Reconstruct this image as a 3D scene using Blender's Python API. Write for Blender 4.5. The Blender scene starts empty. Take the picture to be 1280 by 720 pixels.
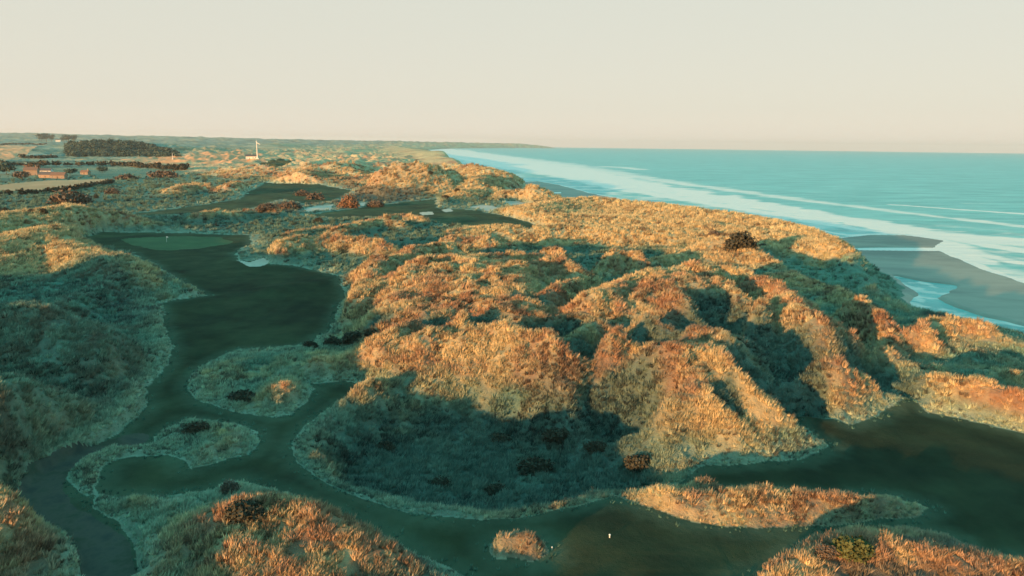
import bpy, math, random
import numpy as np
from mathutils import Matrix, Vector

# ------------------------------------------------------------------ camera
W0, H0, FPX = 1280.0, 720.0, 870.0
CAM_H = 42.0
PITCH = math.radians(11.6)
ROLL = math.radians(0.70)
Fv = np.array([0, math.cos(PITCH), -math.sin(PITCH)])
R0 = np.array([1.0, 0, 0])
U0 = np.array([0, math.sin(PITCH), math.cos(PITCH)])
Rv = R0 * math.cos(ROLL) + U0 * math.sin(ROLL)
Uv = -R0 * math.sin(ROLL) + U0 * math.cos(ROLL)

def at(x, y, z=0.0):
    """pixel of the 1280x720 photograph -> ground point at height z"""
    d = FPX * Fv + (x - W0 / 2) * Rv - (y - H0 / 2) * Uv
    t = (z - CAM_H) / d[2]
    if t <= 0 or t * np.hypot(d[0], d[1]) > 14000:
        t = 14000 / np.hypot(d[0], d[1])
    return float(d[0] * t), float(d[1] * t)

def poly(pts, z=0.0):
    return np.array([at(p[0], p[1], z) for p in pts])

scene = bpy.context.scene
cam_d = bpy.data.cameras.new('camera')
cam = bpy.data.objects.new('camera', cam_d)
scene.collection.objects.link(cam)
cam_d.sensor_width = 36.0
cam_d.lens = 36.0 * FPX / W0
cam_d.clip_start = 1.0
cam_d.clip_end = 90000.0
M = Matrix(((Rv[0], Uv[0], -Fv[0], 0), (Rv[1], Uv[1], -Fv[1], 0), (Rv[2], Uv[2], -Fv[2], CAM_H), (0, 0, 0, 1)))
cam.matrix_world = M
scene.camera = cam

# ------------------------------------------------------------------ light
SUN_EL = math.radians(6.2)
LDIR = np.array([0.66, 0.75]); LDIR /= np.linalg.norm(LDIR)      # the way the light travels over the ground
LAMP = 5.0
scene.view_settings.view_transform = 'Standard'
scene.view_settings.look = 'None'
scene.view_settings.exposure = 0.92
scene.view_settings.gamma = 1.0
scene.view_settings.use_curve_mapping = False

world = bpy.data.worlds.new('World')
scene.world = world
world.use_nodes = True
nt = world.node_tree
nt.nodes.clear()
out = nt.nodes.new('ShaderNodeOutputWorld')
bg = nt.nodes.new('ShaderNodeBackground')
bg.inputs['Strength'].default_value = 0.1
sky = nt.nodes.new('ShaderNodeTexSky')
sky.sky_type = 'NISHITA'
sky.sun_disc = False
sky.sun_elevation = SUN_EL
sky.sun_rotation = math.atan2(-LDIR[0], -LDIR[1])
tc = nt.nodes.new('ShaderNodeTexCoord')
sep = nt.nodes.new('ShaderNodeSeparateXYZ')
ramp = nt.nodes.new('ShaderNodeValToRGB')
nt.links.new(tc.outputs['Generated'], sep.inputs[0])
nt.links.new(sep.outputs['Z'], ramp.inputs[0])
cr = ramp.color_ramp
def el(pos, col):
    e = cr.elements.new(pos); e.color = (*col, 1)
cr.elements[0].position = 0.0; cr.elements[0].color = (0.53, 0.475, 0.40, 1)
cr.elements[1].position = 1.0; cr.elements[1].color = (0.10, 0.43, 0.49, 1)
el(0.05, (0.475, 0.45, 0.385)); el(0.20, (0.445, 0.445, 0.385)); el(0.27, (0.20, 0.50, 0.46)); el(0.4, (0.12, 0.46, 0.50))
mulc = nt.nodes.new('ShaderNodeVectorMath'); mulc.operation = 'SCALE'
mulc.inputs['Scale'].default_value = 9.2 * 0.97
nt.links.new(ramp.outputs[0], mulc.inputs[0])
mix = nt.nodes.new('ShaderNodeMix'); mix.data_type = 'RGBA'
mix.inputs['Factor'].default_value = 0.93
nt.links.new(sky.outputs[0], mix.inputs['A'])
nt.links.new(mulc.outputs[0], mix.inputs['B'])
nt.links.new(mix.outputs['Result'], bg.inputs['Color'])
nt.links.new(bg.outputs[0], out.inputs[0])

sun_d = bpy.data.lights.new('sun', 'SUN')
sun_d.energy = LAMP
sun_d.angle = math.radians(0.6)
sun_d.color = (1.0, 0.50, 0.19)
sun = bpy.data.objects.new('sun', sun_d)
scene.collection.objects.link(sun)
lv = Vector((LDIR[0] * math.cos(SUN_EL), LDIR[1] * math.cos(SUN_EL), -math.sin(SUN_EL)))
sun.rotation_euler = lv.to_track_quat('-Z', 'Y').to_euler()

scene.cycles.max_bounces = 4
scene.cycles.diffuse_bounces = 2
scene.cycles.glossy_bounces = 2
scene.cycles.transmission_bounces = 2
scene.cycles.volume_bounces = 0
scene.cycles.use_denoising = True

# ------------------------------------------------------------------ noise
def _hash(ix, iy, seed):
    h = (ix.astype(np.int64) * 374761393 + iy.astype(np.int64) * 668265263 + seed * 1442695041) & 0xFFFFFFFF
    h = ((h ^ (h >> 13)) * 1274126177) & 0xFFFFFFFF
    return (h ^ (h >> 16)) & 0xFFFFFFFF

def perlin(x, y, seed=0):
    xi = np.floor(x); yi = np.floor(y)
    fx = (x - xi); fy = (y - yi)
    u = fx * fx * fx * (fx * (fx * 6 - 15) + 10)
    v = fy * fy * fy * (fy * (fy * 6 - 15) + 10)
    def g(ox, oy):
        a = _hash(xi + ox, yi + oy, seed) * (2 * math.pi / 4294967296.0)
        return np.cos(a) * (fx - ox) + np.sin(a) * (fy - oy)
    a = g(0, 0); b = g(1, 0); c = g(0, 1); d = g(1, 1)
    return 1.5 * ((a + (b - a) * u) * (1 - v) + (c + (d - c) * u) * v)

def fbm(x, y, scale, octv, seed=0, gain=0.5):
    s = 0; amp = 1.0; tot = 0; f = 1.0 / scale
    for o in range(octv):
        s = s + amp * perlin(x * f + 17.3 * o, y * f - 9.1 * o, seed + o)
        tot += amp; amp *= gain; f *= 2.03
    return s / tot

def ridged(x, y, scale, octv, seed=0, gain=0.5):
    s = 0; amp = 1.0; tot = 0; f = 1.0 / scale
    for o in range(octv):
        n = 1 - np.abs(perlin(x * f + 5.7 * o, y * f + 3.3 * o, seed + o)) * 2.0
        s = s + amp * n; tot += amp; amp *= gain; f *= 2.1
    return s / tot

def sst(a, b, x):
    t = np.clip((x - a) / (b - a), 0, 1)
    return t * t * (3 - 2 * t)

def smax(a, b, k):
    h = np.clip(0.5 + 0.5 * (a - b) / k, 0, 1)
    return b * (1 - h) + a * h + k * h * (1 - h)

def seg_dist(P, X, Y, closed=False):
    """distance to polyline and value along it (index of nearest point, fractional)"""
    best = np.full(X.shape, 1e12); par = np.zeros(X.shape)
    n = len(P)
    for i in range(n if closed else n - 1):
        a = P[i]; b = P[(i + 1) % n]
        dx, dy = b[0] - a[0], b[1] - a[1]
        L = dx * dx + dy * dy + 1e-9
        t = np.clip(((X - a[0]) * dx + (Y - a[1]) * dy) / L, 0, 1)
        d = (X - a[0] - t * dx) ** 2 + (Y - a[1] - t * dy) ** 2
        m = d < best
        best = np.where(m, d, best); par = np.where(m, i + t, par)
    return np.sqrt(best), par

def inside(P, X, Y):
    c = np.zeros(X.shape, bool)
    n = len(P)
    for i in range(n):
        a = P[i]; b = P[(i + 1) % n]
        if a[1] == b[1]:
            continue
        cond = ((a[1] > Y) != (b[1] > Y)) & (X < (b[0] - a[0]) * (Y - a[1]) / (b[1] - a[1]) + a[0])
        c ^= cond
    return c

FAR = 400.0
def sdist(P, X, Y, pad=80.0):
    """signed distance, negative inside; far away it is just clamped"""
    r = np.full(X.shape, FAR)
    m = (X > P[:, 0].min() - pad) & (X < P[:, 0].max() + pad) & (Y > P[:, 1].min() - pad) & (Y < P[:, 1].max() + pad)
    if m.any():
        x = X[m]; y = Y[m]
        d, _ = seg_dist(P, x, y, True)
        r[m] = np.where(inside(P, x, y), -d, d)
    return r

# ------------------------------------------------------------------ the ground plan (traced on the photograph, laid out in metres)
SEA_Z = -8.0
mown = [  # closely mown grass: fairways, paths between the dunes, greens, tees
    (poly([(100,300),(128,291),(200,291),(262,293),(312,296),(316,306),(292,318),(300,328),(335,331),(365,333),(395,340),(425,350),(432,372),
           (420,395),(415,415),(395,430),(372,438),(300,441),(262,455),(238,472),(234,490),(250,508),(290,522),(345,530),(366,526),(386,508),
           (392,490),(386,483),(440,480),(464,493),(440,502),(410,517),(384,540),(366,566),(366,580),(378,598),(420,620),(480,645),(540,659),
           (600,663),(650,654),(720,640),(770,627),(800,640),(850,658),(900,666),(980,668),(1060,662),(1140,650),(1160,638),(1110,626),(1060,628),
           (1010,626),(950,624),(900,622),(850,612),(845,602),(880,585),(930,585),(1000,578),(1040,562),(1000,545),(960,530),(1010,528),(1060,540),
           (1100,522),(1135,505),(1160,520),(1210,530),(1300,552),(1420,600),(1420,720),(1230,700),(1180,672),(1130,664),(1060,668),(1000,692),
           (960,724),(900,760),(640,760),(560,716),(520,700),(480,680),(440,660),(380,640),(330,622),(290,612),(270,622),(220,628),(150,632),(120,627),
           (118,645),(150,665),(168,690),(180,740),(110,740),(105,700),(60,662),(38,632),(48,602),(96,576),(150,548),(188,512),(182,488),(205,470),
           (215,440),(206,410),(200,385),(258,372),(235,360),(205,340),(165,318),(120,312)])),
    (poly([(150,270),(200,263),(260,256),(298,250),(312,240),(330,229),(400,232),(440,239),(420,251),(385,256),(350,250),(318,260),(296,265),(240,269),(180,272)])),
    (poly([(322,212),(350,207),(372,210),(360,216),(330,219)])),
    (poly([(378,270),(430,263),(500,254),(545,250),(548,262),(600,264),(660,278),(684,288),(660,294),(600,290),(545,282),(470,273),(420,274)])),
    (poly([(1090,374),(1120,372),(1150,385),(1175,398),(1150,402),(1110,392)], -3)),
]
islands = [
    poly([(192,552),(205,545),(235,532),(262,533),(300,538),(322,548),(325,562),(310,578),(270,590),(238,597),(230,585),(215,575),(180,578),(150,580),
          (130,590),(128,602),(120,618),(126,628),(108,628),(88,615),(84,600),(105,585),(140,572),(190,565)]),
    poly([(612,690),(625,682),(650,680),(672,686),(674,694),(655,700),(625,699)]),
]
tee_z = []
track = poly([(165,555),(100,580),(62,600),(50,625),(70,655),(112,680),(132,700),(140,745)])
bunkers = [(poly(p)) for p in (
    [(296,328),(312,330),(330,325),(338,330),(326,334),(312,335)],
    [(380,262),(398,258),(416,256),(413,264),(398,263),(386,266)],
    [(448,255),(456,254),(457,258),(451,258)],
    [(552,264),(562,262),(567,265),(557,267)],
    [(524,267),(540,266),(543,269),(528,270)],
    [(585,260),(600,257),(616,259),(630,263),(610,264)],
    [(628,252),(648,252),(668,258),(640,259)],
)]
green = poly([(150,302),(180,298),(240,296),(285,299),(290,306),(250,313),(190,314),(158,310)])
fields = [
    (poly([(-60,232),(0,232),(60,226),(135,224),(130,230),(90,236),(40,239),(-60,243)])),
    (poly([(150,203),(230,200),(300,196),(335,203),(300,212),(240,208),(180,207)])),
    (poly([(-60,176.5),(0,176.5),(50,178),(48,180),(0,182),(-60,181)], 30)),
]
# ---- coast
foot = [(-9000, 60000)] + [at(*p, SEA_Z + 0.6) for p in
        [(695,185.0),(640,185.0),(560,185.6),(500,190),(535,196.5),(568,207),(606,226),(640,234),(664,235),(675,240),(655,247),(648,254),(668,261),(700,262),(760,266),(850,275),(950,291),
         (1030,309),(1066,319),(1084,328),(1105,340),(1122,350),(1136,364),(1132,376),(1160,396),(1200,412),(1290,434),(1420,470),(1600,520)]] + [(900, 60), (900, -9000)]
foot = np.array(foot)
wl = [(-6000, 60000)] + [at(*p, SEA_Z) for p in
      [(705,184.6),(645,184.9),(570,185.6),(498,188.6),(535,194.8),(568,204),(606,220.5),(640,228),(672,226.5),(700,231.5),(735,241),(780,250),(860,262),(950,278),(1020,293),(1050,298),(1090,293.5),(1130,294),(1178,300.5),
       (1166,311),(1200,325),(1240,341),(1290,358),(1420,402),(1600,460)]] + [(1100, 60), (1100, -9000)]
wl = np.array(wl)
lagoon = poly([(1121,346),(1150,352),(1190,357),(1181,366),(1166,372),(1190,384),(1230,397),(1290,411),(1400,440),(1400,460),(1290,424),(1230,411),(1180,398),
               (1148,388),(1140,378),(1152,368),(1140,360)], SEA_Z)
channel = poly([(1040,311),(1100,310),(1168,310.5),(1170,313),(1100,313),(1040,313.5)], SEA_Z)
stream = poly([(640,247.5),(664,243.5),(674,238.5),(682,240.5),(700,240.2),(700,242),(680,242.5),(668,246),(645,250)], SEA_Z)

def side(P, X, Y):
    """signed distance to the coast polyline: positive inland (west)"""
    d, _ = seg_dist(P, X, Y)
    ring = np.vstack([P, [(-60000, -9000)], [(-60000, 60000)]])
    return np.where(inside(ring, X, Y), d, -d)

# ---- dunes traced one by one: (pixel polyline, crest height, half width in metres)
ridges = [
    # western rise on the left
    ([(-120,380),(-20,385),(40,382),(62,390)], 12.8, 13), ([(62,388),(110,372),(150,345),(175,348)], 5, 9), ([(170,332),(215,352),(262,374)], 2.6, 5),
    ([(60,300),(95,318),(150,332)], 6, 10), ([(-150,285),(-60,274),(20,268),(90,262)], 11, 30), ([(-80,340),(0,322),(70,302)], 4.5, 24), ([(-100,312),(0,300),(70,286)], 7.5, 26), ([(60,300),(110,312),(160,330)], 6, 12), ([(60,268),(85,256),(105,262)], 9, 12),
    ([(-200,460),(-60,470),(0,485),(25,495)], 11, 12), ([(-140,600),(-60,610),(0,622)], 7, 12),
    ([(90,462),(130,478),(180,488)], 2.6, 7), ([(-60,420),(60,430),(140,425),(205,400)], 2.5, 22),
    ([(0,520),(80,540),(120,520),(175,500)], 2.6, 14),
    ([(-40,690),(30,680),(85,690)], 3.5, 9),
    # bottom dunes
    ([(200,700),(260,655),(300,640)], 3.6, 8), ([(300,640),(345,640),(400,655),(450,675,4.5),(500,700,3),(545,725,2)], 5.2, 9), ([(300,690,4.5),(420,720,3),(500,790,1)], 4.5, 11),
    ([(150,770),(260,780)], 3.5, 10),
    ([(626,685),(645,682),(662,685)], 1.5, 2.2),
    ([(780,618),(820,616),(880,618),(930,616),(960,612)], 2.9, 3.6), ([(990,618),(1050,620),(1105,622)], 2.7, 3.0),
    ([(1000,700),(1050,680),(1110,676),(1180,690)], 3.4, 6.5), ([(1240,705),(1300,715)], 3, 6),
    # island spurs
    ([(262,470),(300,455),(345,452),(385,455)], 1.8, 8), ([(345,482),(375,478),(388,484)], 3.8, 3.2),
    ([(236,566),(262,552),(312,536)], 4.2, 4.2), ([(190,560),(225,543),(255,540)], 1.2, 3.5),
    # basin rim
    ([(372,575),(390,595),(440,618),(500,640),(560,650),(610,655),(660,645),(720,632),(765,622)], 1.5, 3.2),
    ([(380,565),(402,535),(428,512),(470,505,2.6),(520,498,2.6)], 4.0, 4.5),
    ([(400,450),(435,446),(470,452)], 3.8, 8),
    # the big dune field, from its near edge upwards
    ([(480,455),(540,450),(620,448),(680,455)], 6.5, 10), ([(560,430),(620,418),(680,428)], 8.5, 11),
    ([(410,450),(470,430),(560,392),(640,362),(700,350)], 8.0, 9), ([(440,470),(520,432),(600,398),(680,372),(720,350)], 9.0, 9),
    ([(445,365),(470,330),(520,312),(565,306)], 7.5, 10), ([(300,322),(345,305),(385,300),(420,298),(480,305)], 6.0, 9), ([(440,372),(500,350),(560,330),(620,322),(655,322)], 7.5, 10),
    ([(560,348),(640,330),(700,328),(720,338)], 10.2, 11), ([(735,378),(790,350),(840,342),(880,340)], 10.6, 13), ([(870,340),(930,346),(970,360),(1000,386),(1012,404)], 10.2, 11),
    ([(880,338),(905,360),(870,390),(850,402)], 8.6, 7), ([(700,445),(735,405),(800,405),(850,410)], 8.8, 8), ([(760,430),(790,420),(840,400)], 8.6, 6),
    ([(790,440),(850,445),(900,440),(940,415),(950,385)], 9.4, 8), ([(830,545),(860,500),(900,460),(925,450)], 8.8, 8), ([(850,512),(880,500),(915,478)], 9.4, 6),
    ([(862,588),(880,560),(905,525)], 6.0, 7),
    ([(960,500),(975,470),(1010,455),(1035,458)], 9.0, 8), ([(985,520),(1030,500),(1045,458)], 9.0, 8), ([(1040,458),(1075,500),(1110,525)], 5.5, 8),
    ([(940,545),(980,560),(1012,568)], 2.8, 5), ([(880,600),(905,580),(930,575)], 2.5, 5),
    ([(1070,380),(1085,388),(1100,404),(1120,413),(1155,409),(1168,413)], 6.2, 5), ([(1055,432),(1080,426),(1098,432)], 5.6, 5.5), ([(1100,436),(1140,462),(1160,475)], 2.6, 7),
    ([(1118,478),(1150,470),(1200,480),(1250,492),(1330,510)], 6.0, 8.5), ([(1170,402),(1195,400),(1225,405)], 5.0, 7), ([(1240,424),(1280,434),(1400,470)], 2.4, 6),
    ([(1250,464),(1275,470)], 3.2, 4), ([(1170,424),(1230,442)], 2.2, 7),
    # behind it
    ([(670,318),(685,315),(700,318)], 9.0, 6), ([(765,318),(785,316),(800,320)], 9.0, 6), ([(560,300),(590,298),(610,300)], 5.5, 7), ([(640,306),(670,300),(720,302),(780,308),(840,312)], 3.5, 12),
    ([(870,318),(930,318),(1000,330),(1040,345)], 5, 12), ([(960,345),(1020,355),(1060,372)], 4.0, 9), ([(620,294),(640,292)], 3, 6),
    ([(820,326),(860,322),(920,312)], 4, 12),
    # foredune along the sea
    ([(660,258),(700,251),(740,248.5),(800,253),(860,261),(930,271),(1000,284),(1040,296),(1060,307)], 6.5, 24), ([(610,272),(680,270),(740,270),(800,273),(880,280),(960,292),(1030,306)], 5.2, 24), ([(600,284),(700,283),(800,286),(900,292),(1000,306),(1050,314)], 4.0, 18),
    ([(900,300),(960,302),(1020,308),(1062,316)], 9.0, 14), ([(1062,314),(1090,340),(1100,352)], 5.0, 13),
    # middle distance
    ([(250,268),(270,264),(290,266)], 4.5, 9), ([(205,288),(222,288)], 3.5, 6), ([(255,289),(270,288)], 3.2, 6), ([(215,236),(245,231),(260,233)], 6, 14), ([(282,231),(300,228)], 8, 12),
    ([(310,262),(345,262)], 4, 8), ([(100,300),(130,292),(170,290)], 2.5, 8),
    ([(418,240,3.5),(440,225,12),(470,212,20.5),(500,207,24),(535,207,24),(562,215,18),(578,226,11)], 25.0, 27), ([(470,226,11),(490,214,19)], 17, 20), ([(520,232,8),(530,215,19)], 17, 20), ([(560,205),(590,208),(612,213)], 16, 45), ([(590,226),(615,219),(640,219),(655,224),(664,233)], 12.0, 22),
    ([(575,240),(600,237),(640,236)], 6.0, 16), ([(560,246),(550,252)], 2.5, 9),
    ([(345,202),(370,196),(400,199)], 14, 35), ([(370,216),(395,209),(420,207),(440,213)], 12, 26), ([(415,205),(450,200),(490,198)], 17, 45), ([(450,190),(500,188),(545,195),(575,199)], 17, 90),
    ([(455,178),(500,183),(540,190)], 24, 170), ([(420,190),(460,185)], 20, 90), ([(340,180),(400,179),(450,178)], 34, 240),
    ([(420,286),(470,276),(500,279)], 4.5, 8), ([(480,272),(505,270),(530,274)], 4.0, 9), ([(560,290),(575,288)], 3.4, 5), ([(360,292),(400,285),(440,288)], 3, 9),
]
# unseen dunes beside and behind the camera, in metres, raised to shade the paths
world_ridges = [([(-105,50),(-60,22)], 9.8, 14), ([(-60,22),(-20,-8),(30,-50)], 8.2, 13), ([(-195,128),(-150,84),(-110,50)], 20, 19)]
valleys = [  # low ground between the dunes: outline, floor height, softness of the edge, lumpiness
    (poly([(560,304),(640,297),(720,296),(800,300),(870,308),(900,316),(1000,324),(1055,326),(1085,345),(1100,362),(1075,376),(1030,372),(1000,356),(960,340),(900,326),(860,322),(700,320),(640,316)]), -2.5, 9, 2.5),
    (poly([(1030,405),(1045,420),(1052,428),(1080,440),(1100,470),(1120,500),(1112,522),(1090,500),(1068,465),(1045,440),(1020,425)]), 0.5, 6, 2.0),
    (poly([(1110,445),(1180,445),(1300,455),(1400,480),(1300,490),(1200,470),(1140,466)]), 0.5, 6, 1.5),
    (poly([(820,590),(850,596),(870,606),(830,612),(790,614),(760,608)]), 0.0, 4, 0.5),
]
plain = poly([(560,296),(610,264),(700,248),(800,250),(900,264),(1000,282),(1062,304),(1066,318),(1010,318),(960,310),(880,301),(800,296),(700,294),(620,292)], 3)
leftgold = poly([(-120,300),(-20,262),(60,258),(110,262),(120,290),(105,300),(160,322),(120,335),(60,340),(0,352),(-120,360)], 4)
coolleft = poly([(-150,352),(0,350),(60,345),(130,338),(165,345),(205,380),(212,440),(182,490),(150,545),(60,600),(-20,640),(-150,640)], 1)
darkmid = poly([(300,262),(340,246),(400,236),(450,234),(500,236),(540,244),(520,256),(450,262),(400,268),(330,268)])
hollows = [  # centre pixel at height z, radii in metres along / across, depth
    (777, 484, 3.0, 6.2, 7.8, 4.6), (896, 372, 8.0, 6.5, 10.0, 4.5), (690, 405, 7.0, 7, 4, 2.5), (800, 402, 6.5, 9, 3.5, 3.5), (812, 428, 6.5, 6.5, 3.2, 3.5), (890, 410, 6.5, 9.0, 6.0, 4.0),
    (620, 405, 6.5, 4.5, 5, 3.0), (540, 398, 6.5, 3, 3, 2), (720, 425, 6.5, 4, 5, 2.5), (945, 480, 5.5, 5, 8.0, 4.0), (1000, 460, 5, 4, 6, 3), (905, 490, 6, 2.5, 2.5, 1.5),
    (600, 402, 6, 3, 3, 1.5), (660, 372, 6.5, 4, 3.5, 1.5), (960, 425, 5, 9, 10, 3.5), (475, 395, 5, 3, 3, 1.5),
    (620, 575, 0, 22, 16, 2.0), (1090, 470, 3, 7, 7, 2.5),
]
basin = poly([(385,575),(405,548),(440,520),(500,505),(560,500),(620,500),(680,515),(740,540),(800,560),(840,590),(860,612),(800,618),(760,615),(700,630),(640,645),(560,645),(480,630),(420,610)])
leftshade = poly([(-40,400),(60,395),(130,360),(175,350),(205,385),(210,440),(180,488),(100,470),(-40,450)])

# foot of the big dune field as it shows in the picture; a crest behind it cannot stand higher than its slope allows
BX = [430, 470, 620, 700, 740, 800, 840, 880, 960, 1000, 1060, 1110, 1150, 1200, 1290]
BY = [485, 492, 505, 525, 540, 570, 590, 600, 572, 556, 535, 520, 512, 535, 555]
def zc(x, y, z, slope=0.66):
    if not (430 <= x <= 1300 and 325 < y < 600):
        return z
    by = float(np.interp(x, BX, BY))
    if y >= by - 4: return min(z, 0.8)
    T = (CAM_H) / math.hypot(*at(x, y, 0)); Db = math.hypot(*at(x, by, 0))
    return max(0.8, min(z, (CAM_H / T - Db) / (1 / T + 1 / slope)))

def crest(pts, z):
    q = []
    for p in pts:
        zz = zc(p[0], p[1], p[2] if len(p) > 2 else z)
        X0, Y0 = at(p[0], p[1], zz)
        q.append((X0, Y0, zz))
    return np.array(q)
dune_foot = crest(list(zip(BX[:10], BY[:10])), 0.0)[:, :2]
dune_body = np.vstack([poly([(405,452),(425,470),(430,485),(470,500),(620,520),(700,540),(740,555),(800,585),(880,618),(960,590),(1010,572),(1060,545)], 0),
                       poly([(1060,500),(1045,440)], 6), poly([(1020,400),(985,365),(930,335),(880,328),(820,330),(760,342),(725,362),(715,335),(660,318),(600,318),(520,312),(480,318),(440,345)], 11)])

def height(X, Y, mask_out=None):
    X = X.astype(np.float64); Y = Y.astype(np.float64)
    R = np.hypot(X, Y)
    df = side(foot, X, Y)
    dw = side(wl, X, Y) + 2.2 * fbm(X, Y, 26, 3, 157)
    # distance to mown grass (negative inside)
    dm = np.full(X.shape, FAR)
    wob = 1.3 * fbm(X, Y, 9.0, 3, 71) + 0.5 * fbm(X, Y, 2.2, 2, 73)
    near = R < 2500
    MD = seg_dist(poly([(628,697),(645,695),(664,697)]), X, Y)[0]
    for P in mown:
        dm = np.minimum(dm, sdist(P, X, Y))
    isl = np.full(X.shape, FAR)
    for P in bunkers:
        dm = np.minimum(dm, sdist(P, X, Y))
    for P in islands:
        isl = np.minimum(isl, sdist(P, X, Y))
    dm = np.maximum(dm, -isl)
    dm = np.where(near, dm + wob * np.clip(R / 160, 0.4, 3), dm)
    dm = np.maximum(dm, 1.6 + 0.5 * wob - MD)
    m = sst(0.0, 9.0, dm)                       # rough ground rises from the edge of the mown grass
    # background undulation
    far = sst(500, 1500, R)
    lump = ridged(X + 6 * fbm(X, Y, 40, 2, 3), Y + 6 * fbm(X, Y, 40, 2, 9), 42.0, 4, 21)
    big = fbm(X, Y, 260.0, 3, 5)
    A = 2.4 * (1 - far) + far * 5.0
    A = A * (1 - 0.6 * sst(120, 60, df) * sst(240, 300, R))
    A = A * (1 - 0.45 * sst(200, 260, R) * sst(700, 480, R) * (X < 40))
    h = np.maximum(lump, 0) * A * m + 0.25 * fbm(X, Y, 30, 2, 8)
    # far land rising away from the sea
    inland = np.clip(df, 0, 20000)
    farm = sst(500, 900, R) * sst(60, 500, inland)
    h = h + farm * 4.0 * big
    h += sst(1500, 7000, R) * (10 + 18 * big + 70 * sst(600, 9000, inland)) * sst(0, 500, inland)
    h += sst(7000, 10000, R) * 38 * sst(0, 700, inland)
    h += sst(3000, 9000, R) * 25 * ridged(X, Y, 1500, 3, 77) * sst(0, 400, inland)
    h += sst(650, 1000, R) * sst(1500, 500, df) * sst(20, 140, df) * sst(0.45, 0.3, df / (R + 1)) * (15 * np.maximum(ridged(X, Y, 110, 4, 141), 0) + 4 * ridged(X, Y, 32, 2, 145) * sst(3500, 1500, R))
    # left flank of the course: flat farm land
    flat = sst(-150, -330, X + 0.12 * Y) * sst(330, 430, Y)
    h = h * (1 - 0.75 * flat * sst(1800, 600, R))
    # wooded hill
    wx, wy = at(125, 194, 4)
    q = ((X - wx + 60) / 250) ** 2 + ((Y - wy - 130) / 260) ** 2
    h = h + 30 * np.exp(-q * 1.0)
    # the body of the big dune: a slope that climbs away from its foot to the long crest
    b = (X > -60) & (X < 120) & (Y > 60) & (Y < 260)
    if b.any():
        x = X[b]; y = Y[b]
        df_, _ = seg_dist(dune_foot, x, y)
        ins = sdist(dune_body, x, y)
        body = np.minimum(9.8, 1.6 * (1 - np.exp(-df_ / 5)) + 0.165 * df_) * sst(3, -13, ins + 2.0 * fbm(x, y, 14, 2, 151)) + sst(-4, -14, ins) * (1.5 * ridged(x, y, 17, 2, 153) + 1.0 * fbm(x, y, 9, 2, 155))
        h[b] = np.maximum(smax(h[b] * 0.75, body * sst(0.0, 5.0, dm[b]), 1.0), h[b] * 0.6)
    # traced dunes
    for pts, z, w in ridges:
        P = crest(pts, z)
        pad = w * 3.2
        b = (X > P[:, 0].min() - pad) & (X < P[:, 0].max() + pad) & (Y > P[:, 1].min() - pad) & (Y < P[:, 1].max() + pad)
        if not b.any():
            continue
        x = X[b]; y = Y[b]
        wv = 0.22 * w * fbm(x, y, w * 1.1, 2, 31)
        d, par = seg_dist(P, x, y)
        d = np.maximum(d + wv, 0)
        zz = np.interp(par, np.arange(len(P)), P[:, 2])
        prof = zz * np.exp(-(d / w) ** 1.35 * 1.1) * (1 + (0.16 if z < 13 else 0.3) * fbm(x, y, w * (1.4 if z < 13 else 0.7), 3, 47))
        mm = sst(0.0, 1.1 if z <= 3.6 else 1.5 + 0.45 * z if z < 16 else 34, dm[b])
        h[b] = smax(h[b], prof * mm, 0.9) if z < 30 else np.maximum(h[b], prof)
    for P, z, w in world_ridges:
        d, par = seg_dist(np.array(P, float), X, Y)
        d = np.maximum(d + 0.3 * w * fbm(X, Y, w * 1.3, 2, 131), 0)
        h = smax(h, z * np.exp(-(d / w) ** 1.6 * 1.1) * (1 + 0.12 * fbm(X, Y, w * 1.4, 3, 47)), 0.9)
    bas = sdist(basin, X, Y)
    bw = sst(3, -5, bas + 1.5 * fbm(X, Y, 6, 2, 3))
    h = h * (1 - bw) + bw * (-1.6 + 0.9 * fbm(X, Y, 9, 3, 15))
    for P, z, soft, am in valleys:
        w = sst(soft * 0.4, -soft, sdist(P, X, Y) + 0.5 * soft * fbm(X, Y, soft * 1.5, 2, 133))
        h = h * (1 - w) + w * (z + am * fbm(X, Y, 17, 3, 135))
    # tussocky / rilled surface of the dunes
    nearw = sst(1400, 150, R)
    wx_ = X + 2.5 * fbm(X, Y, 8, 2, 93); wy_ = Y + 2.5 * fbm(X, Y, 8, 2, 95)
    ln = (1.35 * ridged(wx_, wy_, 12.0, 3, 91) + 0.75 * ridged(wx_, wy_, 5.5, 2, 97)) * (1 - 0.6 * sst(5, -5, sdist(plain, X, Y))) * (1 - 0.5 * sst(5, -5, sdist(leftgold, X, Y))) * m * sst(2.0, 6.0, np.abs(h)) * nearw
    h += ln
    h += 0.28 * fbm(X, Y, 2.6, 3, 101) * sst(0, 2, dm) * sst(420, 150, R)
    # gentle swells on the mown grass
    h += (1 - m) * 0.9 * fbm(X, Y, 34, 3, 111)
    h += 1.1 * np.exp(-(MD / 1.2) ** 2)
    # low swell across the fairway that catches the sun
    SD = seg_dist(poly([(345,366),(385,362),(425,356)]), X, Y)[0]
    h += 1.5 * np.exp(-(SD / 6.5) ** 2)
    # coast
    beach = SEA_Z + 0.15 + 0.9 * sst(0, 70, dw) + 0.05 * fbm(X, Y, 14, 2, 7)
    beach = np.where(dw < 0, SEA_Z + np.maximum(-4.0, dw * 0.05), beach)
    lg = sdist(lagoon, X, Y); ch = sdist(channel, X, Y); stt = sdist(stream, X, Y)
    wat = np.minimum(np.minimum(lg + 1.2 * fbm(X, Y, 10, 2, 66), ch), stt)
    beach = np.where(wat < 3, beach * sst(-1, 3, wat) + (SEA_Z - 0.8) * (1 - sst(-1, 3, wat)), beach)
    rise = sst(-1.0, 26.0, df + 4 * fbm(X, Y, 22, 3, 44))
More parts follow.
